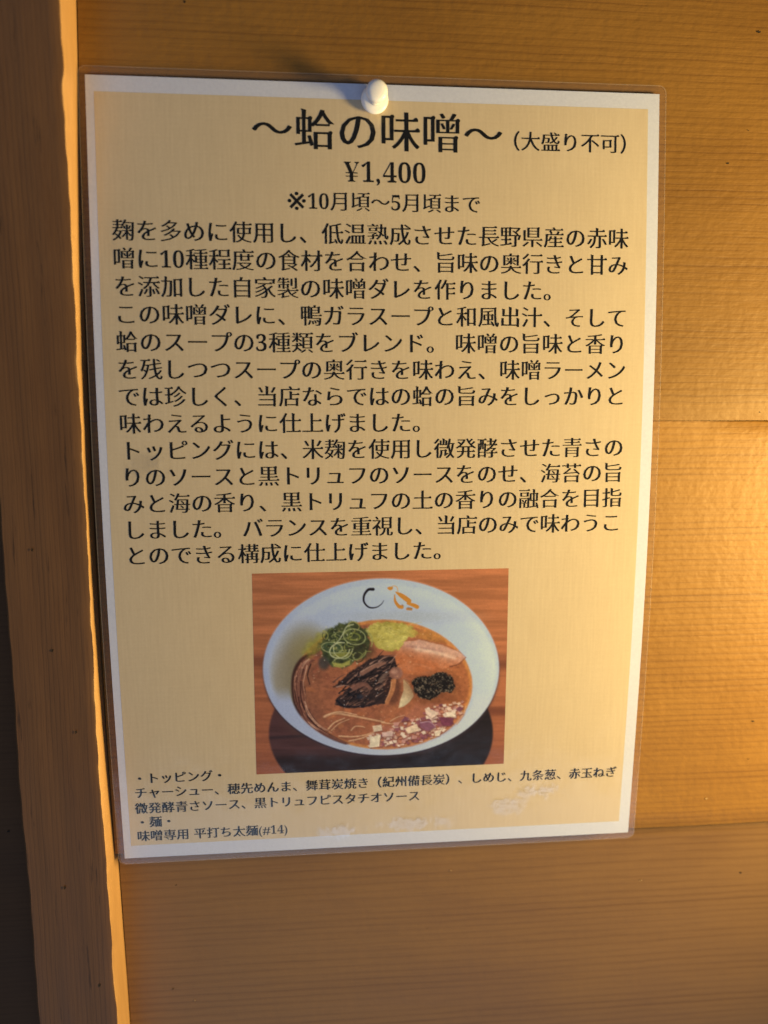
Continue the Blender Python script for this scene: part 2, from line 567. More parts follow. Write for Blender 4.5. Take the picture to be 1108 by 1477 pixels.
# welded rim of the pouch: a slim raised bead all round
rim_m, nt, b = mat('film_edge')
nt.nodes.remove(b)
gl = N(nt, 'ShaderNodeBsdfPrincipled', inp={'Roughness': 0.25, 'Base Color': (0.85, 0.80, 0.80, 1)})
tr = N(nt, 'ShaderNodeBsdfTransparent')
mx = N(nt, 'ShaderNodeMixShader', inp={0: 0.13})
nt.links.new(tr.outputs[0], mx.inputs[1])
nt.links.new(gl.outputs[0], mx.inputs[2])
nt.links.new(mx.outputs[0], nt.nodes['Material Output'].inputs[0])


def rim_band(name, inner, outer, dz, material):
    """Closed band between two rounded rectangles around the pouch (mm insets from the film edge)."""
    def loop(ins):
        pts = []
        x0, y0, x1, y1 = -2.4 + ins, -3.0 + ins, 212.5 - ins, 299.4 - ins
        rad = max(0.3, 2.8 - ins)
        for (cx, cy, a0) in ((x0 + rad, y0 + rad, 180), (x1 - rad, y0 + rad, 270), (x1 - rad, y1 - rad, 0), (x0 + rad, y1 - rad, 90)):
            for k in range(9):
                a = math.radians(a0 + 90 * k / 8)
                pts.append((cx + rad * math.cos(a), cy + rad * math.sin(a)))
            nxt = {180: (x1 - rad, y0), 270: (x1, y1 - rad), 0: (x0 + rad, y1), 90: (x0, y0 + rad)}[a0]
            last = pts[-1]
            for k in range(1, 60):
                t = k / 60
                pts.append((last[0] + (nxt[0] - last[0]) * t, last[1] + (nxt[1] - last[1]) * t))
        return pts
    A, B = loop(inner), loop(outer)
    V = [tuple(map(float, P(x, y, dz))) for x, y in A] + [tuple(map(float, P(x, y, dz))) for x, y in B]
    m_ = len(A)
    F = [(k, (k + 1) % m_, m_ + (k + 1) % m_, m_ + k) for k in range(m_)]
    return mesh(name, V, F, material, menu)


rim_band('film_rim', 0.0, 0.32, 0.00042, rim_m)
haze_m, nt, b = mat('milky_film_margin')
nt.nodes.remove(b)
gl = N(nt, 'ShaderNodeBsdfPrincipled', inp={'Roughness': 0.4, 'Base Color': (0.70, 0.62, 0.70, 1)})
tr = N(nt, 'ShaderNodeBsdfTransparent')
mx = N(nt, 'ShaderNodeMixShader', inp={0: 0.035})
nt.links.new(tr.outputs[0], mx.inputs[1])
nt.links.new(gl.outputs[0], mx.inputs[2])
nt.links.new(mx.outputs[0], nt.nodes['Material Output'].inputs[0])
rim_band('film_margin', 0.33, 2.40, 0.00012, haze_m)

# ------------------------------------------------------------------ printing: letters
def raw_loops(ch):
    cu = bpy.data.curves.new('glyph', 'FONT')
    cu.body = ch
    cu.fill_mode = 'NONE'
    cu.resolution_u = 3
    o = bpy.data.objects.new('glyph', cu)
    col.objects.link(o)
    dg = bpy.context.evaluated_depsgraph_get()
    ev = o.evaluated_get(dg)
    me = ev.to_mesh()
    co = np.array([(v.co.x, v.co.y) for v in me.vertices])
    nxt = {}
    for e in me.edges:
        nxt.setdefault(e.vertices[0], []).append(e.vertices[1])
        nxt.setdefault(e.vertices[1], []).append(e.vertices[0])
    seen, loops = set(), []
    for s0 in range(len(co)):
        if s0 in seen:
            continue
        lp, prev, cur = [], None, s0
        while cur not in seen:
            seen.add(cur)
            lp.append(cur)
            c = [k for k in nxt.get(cur, []) if k != prev and k not in seen]
            if not c:
                break
            if prev is None and (cur + 1) in c:
                c = [cur + 1]
            prev, cur = cur, c[0]
        if len(lp) > 2:
            loops.append(co[lp])
    ev.to_mesh_clear()
    bpy.data.objects.remove(o)
    bpy.data.curves.remove(cu)
    return loops


def area2(p):
    x, y = p[:, 0], p[:, 1]
    return 0.5 * float(np.sum(x * np.roll(y, -1) - np.roll(x, -1) * y))


def clean(p):
    keep = []
    for q in p:
        if not keep or np.hypot(*(q - keep[-1])) > 1e-4:
            keep.append(q)
    if np.hypot(*(keep[0] - keep[-1])) < 1e-4:
        keep.pop()
    return np.array(keep)


def serif(loops, h, w, feet=True):
    """Thin the horizontals, keep the uprights, add the small triangles of a Ming letter."""
    loops = [clean(l) for l in loops]
    loops = [l for l in loops if len(l) > 2]
    if not loops:
        return []
    big_ = max(loops, key=lambda l: abs(area2(l)))
    if area2(big_) < 0:
        loops = [l[::-1] for l in loops]
    out = []
    for l in loops:
        n_ = len(l)
        d = np.roll(l, -1, 0) - l                  # edge i: l[i] -> l[i+1]
        ln = np.hypot(d[:, 0], d[:, 1])
        nn = np.stack([d[:, 1], -d[:, 0]], 1) / ln[:, None]
        off = w + (h - w) * nn[:, 1] ** 2
        q = l.copy()
        for i in range(n_):
            a, c = nn[i - 1], nn[i]
            oa, oc = off[i - 1], off[i]
            det = a[0] * c[1] - a[1] * c[0]
            if abs(det) > 0.25:
                mv = np.array([(-oa) * c[1] - a[1] * (-oc), a[0] * (-oc) - (-oa) * c[0]]) / det
            else:
                m_ = a + c
                m_ /= np.hypot(*m_)
                mv = -m_ * (oa + oc) / 2
            L_ = np.hypot(*mv)
            if L_ > 0.035:
                mv *= 0.035 / L_
            q[i] = l[i] + mv
        if not feet or area2(l) < 0:
            if feet is False or area2(l) < 0:
                out.append(q)
                continue
        dirn = d / ln[:, None]
        res = []
        skip = set()
        for i in range(n_):
            if i in skip:
                continue
            e0, e1, e2 = (i - 1) % n_, i, (i + 1) % n_
            j = (i + 1) % n_
            up = lambda k: dirn[k][1] > 0.985
            dn = lambda k: dirn[k][1] < -0.985
            rt = lambda k: dirn[k][0] > 0.985
            lf = lambda k: dirn[k][0] < -0.985
            if rt(e0) and up(e1) and lf(e2) and 0.02 < ln[e1] < 0.085 and ln[e0] > 0.09 and ln[e2] > 0.09 and j != 0:
                p1, p2 = q[i], q[j]
                res += [p1 + (0.004, 0), p2 + (0.014, -0.004), p2 + (-0.030, 0.050), p2 + (-0.085, 0.0)]
                skip.add(j)
            elif up(e0) and lf(e1) and ln[e0] > 0.12 and ln[e1] > 0.12:
                p = q[i]
                res += [p + (0, -0.055), p + (0.024, -0.010), p + (-0.012, 0.034), p + (-0.065, 0.0)]
            elif up(e0) and lf(e1) and dn(e2) and 0.04 < ln[e1] < 0.11 and ln[e0] > 0.1 and ln[e2] > 0.1 and j != 0:
                p1, p2 = q[i], q[j]
                res += [p1 + (0.012, -0.014), p2 + (-0.026, 0.016), p2 + (0.0, -0.03)]
                skip.add(j)
            else:
                res.append(q[i])
        out.append(np.array(res))
    return out


def fill(loops):
    cu = bpy.data.curves.new('fill', 'CURVE')
    cu.dimensions = '2D'
    cu.fill_mode = 'BOTH'
    for l in loops:
        sp = cu.splines.new('POLY')
        sp.points.add(len(l) - 1)
        for k, q in enumerate(l):
            sp.points[k].co = (q[0], q[1], 0, 1)
        sp.use_cyclic_u = True
    o = bpy.data.objects.new('fill', cu)
    col.objects.link(o)
    dg = bpy.context.evaluated_depsgraph_get()
    ev = o.evaluated_get(dg)
    me = ev.to_mesh()
    V = np.array([(v.co.x, v.co.y) for v in me.vertices]) if len(me.vertices) else np.zeros((0, 2))
    F = [tuple(p.vertices) for p in me.polygons]
    ev.to_mesh_clear()
    bpy.data.objects.remove(o)
    bpy.data.curves.remove(cu)
    return V, F


DIGIT = {c: chr(0x1D7CE + int(c)) for c in '0123456789'}
CACHE = {}
HALF = {'0': .55, '1': .55, '2': .55, '3': .55, '4': .55, '5': .55, ',': .27, '¥': .60, '(': .36, ')': .36, '#': .56, ' ': .30}


def glyph(ch):
    if ch in CACHE:
        return CACHE[ch]
    if ch in ' \u3000':
        r_ = (np.zeros((0, 2)), [])
    elif ch in DIGIT:
        lp = serif(raw_loops(DIGIT[ch]), -0.002, 0.012, feet=False)
        V_, F_ = fill(lp)
        r_ = (V_ * (1.0, 1.03) + (0.0, 0), F_)
    elif ch == ',':
        r_ = fill(serif(raw_loops(','), -0.006, -0.004, feet=False))
    elif ch == '¥':
        V_, F_ = fill(serif(raw_loops('\U0001D418'), -0.002, 0.008, feet=False))
        V_ = V_ * (0.86, 1.05)
        F_ = list(F_)
        for yb in (0.30, 0.18):
            k = len(V_)
            V_ = np.vstack([V_, [(0.06, yb), (0.50, yb), (0.50, yb + 0.035), (0.06, yb + 0.035)]])
            F_.append((k, k + 1, k + 2, k + 3))
        r_ = (V_, F_)
    elif ch == '※':
        V_, F_ = fill(serif(raw_loops(ch), 0.004, 0.003, feet=False))
        c_ = (V_.max(0) + V_.min(0)) / 2
        V_ = (V_ - c_) * (0.88 / (V_.max(0) - V_.min(0)).max()) + (0.5, 0.355)
        r_ = (V_, F_)
    elif ch in '()#':
        r_ = fill(serif(raw_loops(ch), 0.004, -0.004, feet=False))
    elif 0x3040 <= ord(ch) <= 0x30ff or ch in '〜、。※（）':
        r_ = fill(serif(raw_loops(ch), 0.010, -0.004, feet=False))
    else:
        r_ = fill(serif(raw_loops(ch), 0.0105, 0.000))
    CACHE[ch] = r_
    return r_


def text_line(text, mx, my, em, pitch=None, squeeze=1.0):
    """One printed line: mx = left edge in mm, my = vertical centre of the letters in mm."""
    pitch = pitch or em
    VV, FF = [], []
    cx = mx
    for ch in text:
        V_, F_ = glyph(ch)
        adv = HALF.get(ch, 1.0)
        if len(V_):
            k = len(VV)
            dx = cx + (pitch - em) / 2 * (adv if adv == 1 else 0)
            X = dx + V_[:, 0] * em
            Y = my - (V_[:, 1] - 0.355) * em
            VV += [tuple(map(float, p)) for p in P(X, Y, 0.00009)]
            FF += [tuple(k + i for i in f) for f in F_]
            if ord(ch) > 0x2fff:                       # the heavier uprights of the printed face
                k = len(VV)
                VV += [tuple(map(float, p)) for p in P(X + 0.026 * em, Y, 0.00011)]
                FF += [tuple(k + i for i in f) for f in F_]
                if em < 6:                             # small type fills in a little
                    k = len(VV)
                    VV += [tuple(map(float, p)) for p in P(X + 0.045 * em, Y + 0.020 * em, 0.00013)]
                    FF += [tuple(k + i for i in f) for f in F_]
        cx += pitch * adv
    o = mesh('text_line', VV, FF, ink_m, menu)
    return o


text_line('〜蛤の味噌〜', 57.2, 16.9, 15.5)
text_line('（大盛り不可）', 149.0, 18.8, 7.6)
text_line('¥1,400', 91.0, 31.2, 9.9)
text_line('※10月頃〜5月頃まで', 69.9, 42.0, 7.45)
BODY = ['麹を多めに使用し、低温熟成させた長野県産の赤味', '噌に10種程度の食材を合わせ、旨味の奥行きと甘み', 'を添加した自家製の味噌ダレを作りました。',
        'この味噌ダレに、鴨ガラスープと和風出汁、そして', '蛤のスープの3種類をブレンド。 味噌の旨味と香り', 'を残しつつスープの奥行きを味わえ、味噌ラーメン',
        'では珍しく、当店ならではの蛤の旨みをしっかりと', '味わえるように仕上げました。', 'トッピングには、米麹を使用し微発酵させた青さの',
        'りのソースと黒トリュフのソースをのせ、海苔の旨', 'みと海の香り、黒トリュフの土の香りの融合を目指', 'しました。 バランスを重視し、当店のみで味わうこ',
        'とのできる構成に仕上げました。']
for i, s_ in enumerate(BODY):
    w_ = sum(HALF.get(c, 1.0) for c in s_)
    pt = 8.32 if w_ < 22 else 191.3 / w_
    text_line(s_, 7.4, 53.6 + 9.845 * i, 8.25, min(pt, 8.42))
text_line('・トッピング・', 5.3, 262.0, 5.15, 5.2)
text_line('チャーシュー、穂先めんま、舞茸炭焼き（紀州備長炭）、しめじ、九条葱、赤玉ねぎ', 5.4, 268.2, 5.15, 5.2)
text_line('微発酵青さソース、黒トリュフピスタチオソース', 5.2, 275.0, 5.15, 5.22)
text_line('・麺・', 5.2, 281.2, 5.15, 5.2)
text_line('味噌専用 平打ち太麺(#14)', 5.3, 287.3, 5.15, 5.2)

# ------------------------------------------------------------------ the printed photograph (flat print, painted point by point)
GX, GY = 440, 362
gu, gv = np.meshgrid(np.linspace(0, 1, GX + 1), np.linspace(0, 1, GY + 1))
c00, c10, c01, c11 = [np.array(c) for c in ((364.3, 827.2), (732.2, 821.4), (370.3, 1117.8), (727.2, 1100.8))]
pic = ((1 - gu) * (1 - gv))[..., None] * c00 + (gu * (1 - gv))[..., None] * c10 + ((1 - gu) * gv)[..., None] * c01 + (gu * gv)[..., None] * c11
X = (pic[..., 0] - 350) * 2.77          # painting coordinates
Y = (pic[..., 1] - 810) * 2.77
rng = np.random.default_rng(3)


def vnoise(sx, sy, seed, octv=3, ang=0.0):
    ca, sa = math.cos(ang), math.sin(ang)
    x = (X * ca + Y * sa) / sx
    y = (-X * sa + Y * ca) / sy
    out = np.zeros_like(X)
    amp, tot = 1.0, 0.0
    for o_ in range(octv):
        g = np.random.default_rng(seed + o_ * 17).random((256, 256))
        xi, yi = np.floor(x).astype(int), np.floor(y).astype(int)
        fx, fy = x - xi, y - yi
        fx, fy = fx * fx * (3 - 2 * fx), fy * fy * (3 - 2 * fy)
        a = g[yi % 256, xi % 256] * (1 - fx) + g[yi % 256, (xi + 1) % 256] * fx
        b_ = g[(yi + 1) % 256, xi % 256] * (1 - fx) + g[(yi + 1) % 256, (xi + 1) % 256] * fx
        out += amp * (a * (1 - fy) + b_ * fy)
        tot += amp
        amp *= 0.55
        x, y = x * 2.03, y * 2.03
    return out / tot


def sstep(a, b_, x):
    t = np.clip((x - a) / (b_ - a), 0, 1)
    return t * t * (3 - 2 * t)


IMG = np.zeros(X.shape + (3,))


def put(mask, colr):
    global IMG
    c = np.asarray(colr, float)
    IMG = IMG * (1 - mask[..., None]) + (c if c.ndim == 3 else c[None, None, :]) * mask[..., None]


def ell(cx, cy, rx, ry, soft=3.0, ang=0.0, wob=0.0, seed=0):
    ca, sa = math.cos(ang), math.sin(ang)
    dx, dy = X - cx, Y - cy
    a, b_ = dx * ca + dy * sa, -dx * sa + dy * ca
    rr = np.sqrt((a / rx) ** 2 + (b_ / ry) ** 2)
    if wob:
        rr = rr + wob * (vnoise(25, 25, seed) - 0.5)
    return 1 - sstep(1 - soft / min(rx, ry), 1 + soft / min(rx, ry), rr)


def poly(pts, soft=3.0, wob=0.0, seed=0, nz_=14):
    pts = np.array(pts, float)
    inside = np.zeros(X.shape, bool)
    dist = np.full(X.shape, 1e9)
    m_ = len(pts)
    for i in range(m_):
        x1, y1 = pts[i]
        x2, y2 = pts[(i + 1) % m_]
        if y1 != y2:
            cond = ((y1 > Y) != (y2 > Y)) & (X < (x2 - x1) * (Y - y1) / (y2 - y1) + x1)
            inside ^= cond
        L2 = (x2 - x1) ** 2 + (y2 - y1) ** 2 + 1e-9
        t = np.clip(((X - x1) * (x2 - x1) + (Y - y1) * (y2 - y1)) / L2, 0, 1)
        dist = np.minimum(dist, np.hypot(X - x1 - t * (x2 - x1), Y - y1 - t * (y2 - y1)))
    sd = np.where(inside, -dist, dist)
    if wob:
        sd = sd + wob * (vnoise(nz_, nz_, seed) - 0.5) * 2
    return 1 - sstep(-soft, soft, sd)


def curve(pts, n=24):
    pts = [np.array(p, float) for p in pts]
    pts = [2 * pts[0] - pts[1]] + pts + [2 * pts[-1] - pts[-2]]
    out = []
    for i in range(1, len(pts) - 2):
        p0, p1, p2, p3 = pts[i - 1:i + 3]
        for k in range(n):
            t = k / n
            out.append(0.5 * ((2 * p1) + (-p0 + p2) * t + (2 * p0 - 5 * p1 + 4 * p2 - p3) * t * t + (-p0 + 3 * p1 - 3 * p2 + p3) * t ** 3))
    out.append(pts[-2])
    return out


def stroke(pts, w0, w1=None, colr=(0, 0, 0), op=1.0, soft=2.0, wm=None, n=10):
    """Brush stroke along a smooth curve, width w0 -> (wm) -> w1."""
    global IMG
    w1 = w0 if w1 is None else w1
    c = curve(pts, n)
    m_ = len(c)
    allp = np.array(c)
    wmax = max(w0, w1, wm or 0) + soft + 4
    sel = (X > allp[:, 0].min() - wmax) & (X < allp[:, 0].max() + wmax) & (Y > allp[:, 1].min() - wmax) & (Y < allp[:, 1].max() + wmax)
    if not sel.any():
        return
    xs, ys = X[sel], Y[sel]
    sd = np.full(xs.shape, 1e9)
    for i in range(m_ - 1):
        x1, y1 = c[i]
        x2, y2 = c[i + 1]
        L2 = (x2 - x1) ** 2 + (y2 - y1) ** 2 + 1e-9
        t = np.clip(((xs - x1) * (x2 - x1) + (ys - y1) * (y2 - y1)) / L2, 0, 1)
        s_ = (i + t) / (m_ - 1)
        wd = w0 + (w1 - w0) * s_
        if wm is not None:
            wd = wd + (wm - (w0 + w1) / 2) * np.sin(np.pi * s_)
        sd = np.minimum(sd, np.hypot(xs - x1 - t * (x2 - x1), ys - y1 - t * (y2 - y1)) - wd / 2)
    a = (1 - sstep(-soft, soft, sd)) * op
    IMG[sel] = IMG[sel] * (1 - a[:, None]) + np.asarray(colr, float)[None, :] * a[:, None]


def blend(m_, a, b_):
    return np.asarray(a, float) * (1 - m_[..., None]) + np.asarray(b_, float) * m_[..., None]


# table top
g = vnoise(260, 16, 1, 4)
g2 = vnoise(90, 4, 2, 3)
tbl = blend(sstep(0.25, 0.75, g), (160, 96, 62), (190, 114, 74))
tbl = tbl * (0.94 + 0.12 * g2)[..., None]
tbl = blend(np.clip((Y - 250) / 650, 0, 1) * 0.55, tbl, (128, 62, 44))
IMG = tbl
put(0.75 * np.exp(-((Y - 385 - 0.01 * X) / 32) ** 2) * (0.4 + 0.6 * vnoise(200, 20, 9)), (92, 48, 40))
put(0.6 * np.exp(-((Y - 590) / 20) ** 2) * (X > 900), (86, 42, 34))
# lacquer tray under the bowl
tray = ell(552, 680, 447, 320, 4)
traycol = blend(sstep(250, 780, X), (78, 48, 50), (36, 28, 32))
traycol = blend(sstep(740, 800, Y) * 0.7, traycol, (26, 17, 18))
traycol = traycol * (0.86 + 0.28 * vnoise(120, 10, 12))[..., None]
put(tray, traycol)
put(0.6 * tray * np.exp(-((Y - 705 + 0.06 * X) / 7) ** 2) * (X < 520), (40, 30, 38))
for k in range(16):
    x_, y_ = rng.uniform(380, 900), rng.uniform(690, 790)
    put(0.35 * ell(x_, y_, rng.uniform(20, 60), rng.uniform(5, 13), 8, -0.3), rng.choice([(50, 44, 54), (18, 13, 18), (64, 44, 42)]))
# bowl
put(ell(553, 428, 472, 353, 7) * 0.5, (70, 50, 55))
bowl = ell(552, 419, 470, 351, 3)
rad = np.sqrt(((X - 552) / 470) ** 2 + ((Y - 419) / 351) ** 2)
bc = blend(sstep(80, 620, X), (160, 174, 214), (168, 184, 222))
bc = blend(sstep(550, 1000, X) * 0.5, bc, (176, 192, 226))
bc = bc * (0.97 + 0.06 * vnoise(60, 50, 22))[..., None]
put(bowl, bc)
# inside of the bowl: shadowed, cream-tinted left wall; rim lighter
inner = ell(556, 424, 452, 334, 7)
put(inner * (1 - ell(560, 440, 425, 310, 20)) * 0.2, (210, 220, 235))
sh = inner * sstep(0.10, 0.95, 1 - np.hypot((X - 250) / 260, (Y - 470) / 300)) * (1 - sstep(0.90, 0.99, rad))
put(np.clip(sh * 1.5, 0, 0.85), (148, 138, 120))
put(0.75 * ell(235, 450, 75, 160, 55), (122, 110, 84))
put(0.5 * ell(270, 330, 80, 70, 45), (140, 130, 84))
put(0.35 * ell(640, 215, 240, 26, 18), (150, 156, 160))
put(0.4 * inner * sstep(860, 1000, X) * sstep(650, 380, Y), (205, 216, 226))
# dark outline under the rim on the lower side
put(0.65 * (ell(552, 424, 472, 353, 2.5) - bowl).clip(0, 1) * sstep(420, 600, Y), (45, 36, 50))
put(0.35 * (ell(552, 417, 472, 353, 3) - bowl).clip(0, 1) * sstep(420, 300, Y), (226, 160, 130))
# soup
soup = ell(556, 486, 356, 259, 4, 0, 0.012, 31)
sc_ = blend(vnoise(70, 55, 33), (132, 76, 58), (182, 108, 72))
sc_ = blend(sstep(560, 880, X) * 0.55, sc_, (182, 104, 56))
sc_ = blend(sstep(380, 200, X) * 0.6, sc_, (112, 72, 58))
sc_ = sc_ * (0.93 + 0.14 * vnoise(11, 11, 35))[..., None]
put(soup, sc_)
ring_ = (ell(556, 486, 358, 261, 3) - ell(556, 487, 344, 247, 5)).clip(0, 1)
put(ring_ * 0.6, (214, 142, 70))
for k in range(60):
    x_, y_ = rng.uniform(250, 890), rng.uniform(270, 700)
    put(0.35 * soup * ell(x_, y_, rng.uniform(4, 22), rng.uniform(3, 12), 5, rng.uniform(-1, 1)), [(212, 136, 80), (120, 62, 48), (206, 120, 70)][k % 3])
# yellow cabbage at the back
put(poly([(478, 268), (520, 240), (600, 232), (662, 250), (700, 282), (650, 300), (622, 335), (588, 352), (530, 335), (500, 300)], 5, 9, 41) * 0.97, blend(vnoise(34, 26, 42), (146, 134, 52), (206, 198, 110)))
put(0.55 * ell(730, 290, 60, 18, 12, 0.25), (196, 140, 62))
for k in range(40):
    x_, y_ = rng.uniform(500, 680), rng.uniform(240, 325)
    a_ = rng.uniform(-0.9, 0.6)
    l_ = rng.uniform(10, 34)
    stroke([(x_, y_), (x_ + l_ * math.cos(a_) * .5, y_ + l_ * math.sin(a_) * .5 - 3), (x_ + l_ * math.cos(a_), y_ + l_ * math.sin(a_))], 3, 1, [(226, 218, 146), (122, 114, 40), (200, 184, 84)][k % 3], 0.5, 2)
# roast pork
pork = poly([(596, 372), (640, 312), (700, 304), (790, 326), (862, 352), (886, 374), (850, 402), (812, 412), (770, 436), (700, 446), (640, 436), (610, 410)], 4, 4, 51)
pc = blend(sstep(-40, 60, (X - 640) * 0.25 - (Y - 360)), (184, 114, 80), (200, 152, 138))
pc = blend(sstep(0.4, 0.8, vnoise(44, 20, 52, 3, 0.3)) * 0.6, pc, (206, 160, 142))
pc = blend(sstep(40, -30, (X - 640) * 0.2 - (Y - 352)) * 0.6, pc, (182, 96, 52))
put(pork, pc)
stroke([(632, 312), (672, 302), (720, 306), (800, 326), (860, 352), (886, 372)], 3, 3, (130, 80, 76), 0.4, 2.5)
stroke([(886, 374), (856, 400), (822, 410)], 2, 5, (84, 46, 40), 0.7, 3)
stroke([(690, 338), (760, 352), (840, 376)], 22, 10, (226, 196, 180), 0.6, 9)
stroke([(650, 330), (720, 336), (790, 350)], 9, 5, (150, 100, 104), 0.4, 6)
# bamboo shoots along the left rim
for dx, wv, c_, op in ((-3, 44, (58, 30, 28), 0.9), (6, 30, (122, 74, 62), 0.9)):
    stroke([(292 + dx, 360), (240 + dx, 395), (218 + dx, 460), (226 + dx, 560), (262 + dx, 640), (330 + dx, 690), (408 + dx, 722)], wv * .7, wv * .25, c_, op, 5, wv)
for k in range(80):
    o_ = rng.uniform(-19, 22)
    s0 = rng.uniform(0, 0.8)
    path = curve([(290, 362), (242, 398), (222, 462), (230, 556), (266, 632), (330, 680), (408, 716)], 10)
    i0 = int(s0 * 60)
    i1 = min(60, i0 + int(rng.uniform(5, 18)))
    seg = [path[i] + np.array([o_ + rng.uniform(-3, 3), -o_ * 0.4]) for i in range(i0, i1 + 1, max(1, (i1 - i0) // 3))]
    if len(seg) > 1:
        stroke(seg, rng.uniform(2, 6), 1, [(178, 122, 100), (50, 26, 26), (150, 96, 78), (204, 160, 138), (92, 50, 44)][k % 5], 0.75, 1.8)
stroke([(270, 372), (300, 380), (296, 410), (280, 430)], 18, 8, (150, 84, 64), 0.9, 3)
stroke([(268, 400), (256, 440), (264, 480)], 5, 3, (34, 20, 24), 0.9, 3)
# green onion
put(poly([(238, 352), (262, 310), (300, 278), (350, 262), (360, 300), (300, 350), (260, 372)], 14, 8, 60) * 0.75, blend(vnoise(16, 16, 61), (112, 106, 48), (168, 164, 60)))
put(poly([(300, 330), (330, 268), (380, 240), (440, 232), (488, 262), (505, 320), (480, 372), (430, 400), (390, 412), (345, 402), (318, 372)], 7, 12, 62), blend(vnoise(15, 13, 63), (32, 38, 28), (98, 108, 62)))
put(0.8 * ell(320, 395, 22, 26, 10), (52, 56, 60))
put(0.6 * ell(470, 350, 46, 34, 16), (52, 48, 34))


def ring(cx, cy, rx, ry, ang, w, c_, op=0.95, a0=0.0, a1=6.283):
    pts = []
    for k in range(13):
        a = a0 + (a1 - a0) * k / 12
        px, py = rx * math.cos(a), ry * math.sin(a)
        pts.append((cx + px * math.cos(ang) - py * math.sin(ang), cy + px * math.sin(ang) + py * math.cos(ang)))
    stroke(pts, w, w, c_, op, 1.6, n=5)


for k in range(60):
    x_, y_ = 400 + rng.normal(0, 48), 320 + rng.normal(0, 38)
    if ((x_ - 400) / 100) ** 2 + ((y_ - 320) / 84) ** 2 > 1:
        continue
    a0 = rng.uniform(0, 6.28)
    ring(x_, y_, rng.uniform(10, 30), rng.uniform(5, 18), rng.uniform(-0.6, 0.6), rng.uniform(2, 5), [(118, 128, 72), (28, 36, 26), (146, 152, 96), (78, 94, 52), (40, 52, 36), (160, 158, 84)][k % 6], 0.75, a0, a0 + rng.uniform(2, 5))
put(poly([(352, 392), (390, 398), (425, 382), (420, 402), (385, 414), (358, 408)], 4), (158, 156, 78))
put(poly([(350, 350), (400, 360), (430, 350), (415, 372), (370, 374)], 5) * 0.8, (128, 128, 54))
ring(352, 335, 42, 20, 0.15, 5, (140, 148, 104), 0.9)
ring(352, 333, 30, 13, 0.15, 10, (56, 76, 54), 0.7)
ring(440, 292, 44, 30, 0.2, 4, (150, 158, 110), 0.9)
ring(440, 292, 22, 14, 0.2, 6, (118, 128, 60), 0.8)
ring(382, 345, 40, 30, -0.3, 5, (178, 184, 146), 0.95, 0.3, 5.4)
stroke([(436, 244), (410, 252), (392, 285), (378, 306), (358, 330), (364, 360), (392, 378), (420, 368), (434, 340)], 4.5, 3, (176, 182, 146), 0.95, 1.8)
stroke([(488, 268), (508, 292), (510, 318), (506, 330)], 8, 5, (150, 148, 86), 0.85, 2.5)
stroke([(450, 385), (470, 365), (486, 350), (506, 350)], 4, 3, (132, 132, 72), 0.85, 2)
for k in range(30):
    x_, y_ = rng.uniform(300, 500), rng.uniform(250, 400)
    put(0.7 * ell(x_, y_, rng.uniform(1.5, 3), rng.uniform(1.5, 3), 1.5), (190, 196, 170))
# charred mushroom
mush = poly([(358, 490), (382, 470), (440, 420), (500, 382), (548, 364), (600, 372), (612, 420), (606, 470), (590, 520), (560, 556), (520, 566), (470, 574), (400, 576), (366, 560), (372, 538), (400, 510), (440, 486), (400, 484), (372, 494)], 4, 7, 71)
put(mush, blend(vnoise(30, 9, 72, 3, -0.45), (26, 20, 26), (66, 46, 46)))
put(mush * sstep(0.60, 0.78, vnoise(26, 8, 74, 3, -0.5)) * 0.7, (128, 88, 76))
for k in range(110):
    t_ = rng.uniform(0, 1)
    x_, y_ = 390 + 190 * t_ + rng.normal(0, 14), 520 - 95 * t_ + rng.normal(0, 34)
    a_ = -0.55 + rng.normal(0, 0.3)
    l_ = rng.uniform(16, 62)
    c_ = [(132, 94, 84), (18, 13, 20), (88, 60, 56), (26, 24, 34), (164, 124, 112), (20, 16, 22)][k % 6]
    stroke([(x_, y_), (x_ + l_ * .5 * math.cos(a_), y_ + l_ * .5 * math.sin(a_) - rng.uniform(-4, 5)), (x_ + l_ * math.cos(a_), y_ + l_ * math.sin(a_))], rng.uniform(2, 8), 1.2, c_, 0.85, 1.6)
stroke([(470, 436), (520, 408), (560, 396)], 20, 12, (138, 96, 84), 0.9, 3)
stroke([(466, 430), (512, 404), (556, 386)], 4, 2, (176, 140, 128), 0.85, 2)
stroke([(440, 462), (520, 440), (575, 430)], 7, 4, (22, 16, 22), 0.95, 3)
stroke([(440, 492), (480, 480), (505, 498)], 26, 12, (128, 84, 74), 0.85, 4)
stroke([(545, 465), (560, 445), (575, 432)], 20, 12, (112, 88, 82), 0.85, 4)
stroke([(370, 545), (400, 568), (470, 570), (520, 560)], 9, 5, (20, 18, 30), 0.9, 4)
put(0.8 * ell(462, 530, 14, 9, 5), (34, 40, 58))
for k in range(26):
    x_, y_ = rng.uniform(380, 600), rng.uniform(390, 570)
    put(mush * 0.85 * ell(x_, y_, rng.uniform(1.2, 2.6), rng.uniform(1.2, 2.6), 1.2), (190, 186, 196))
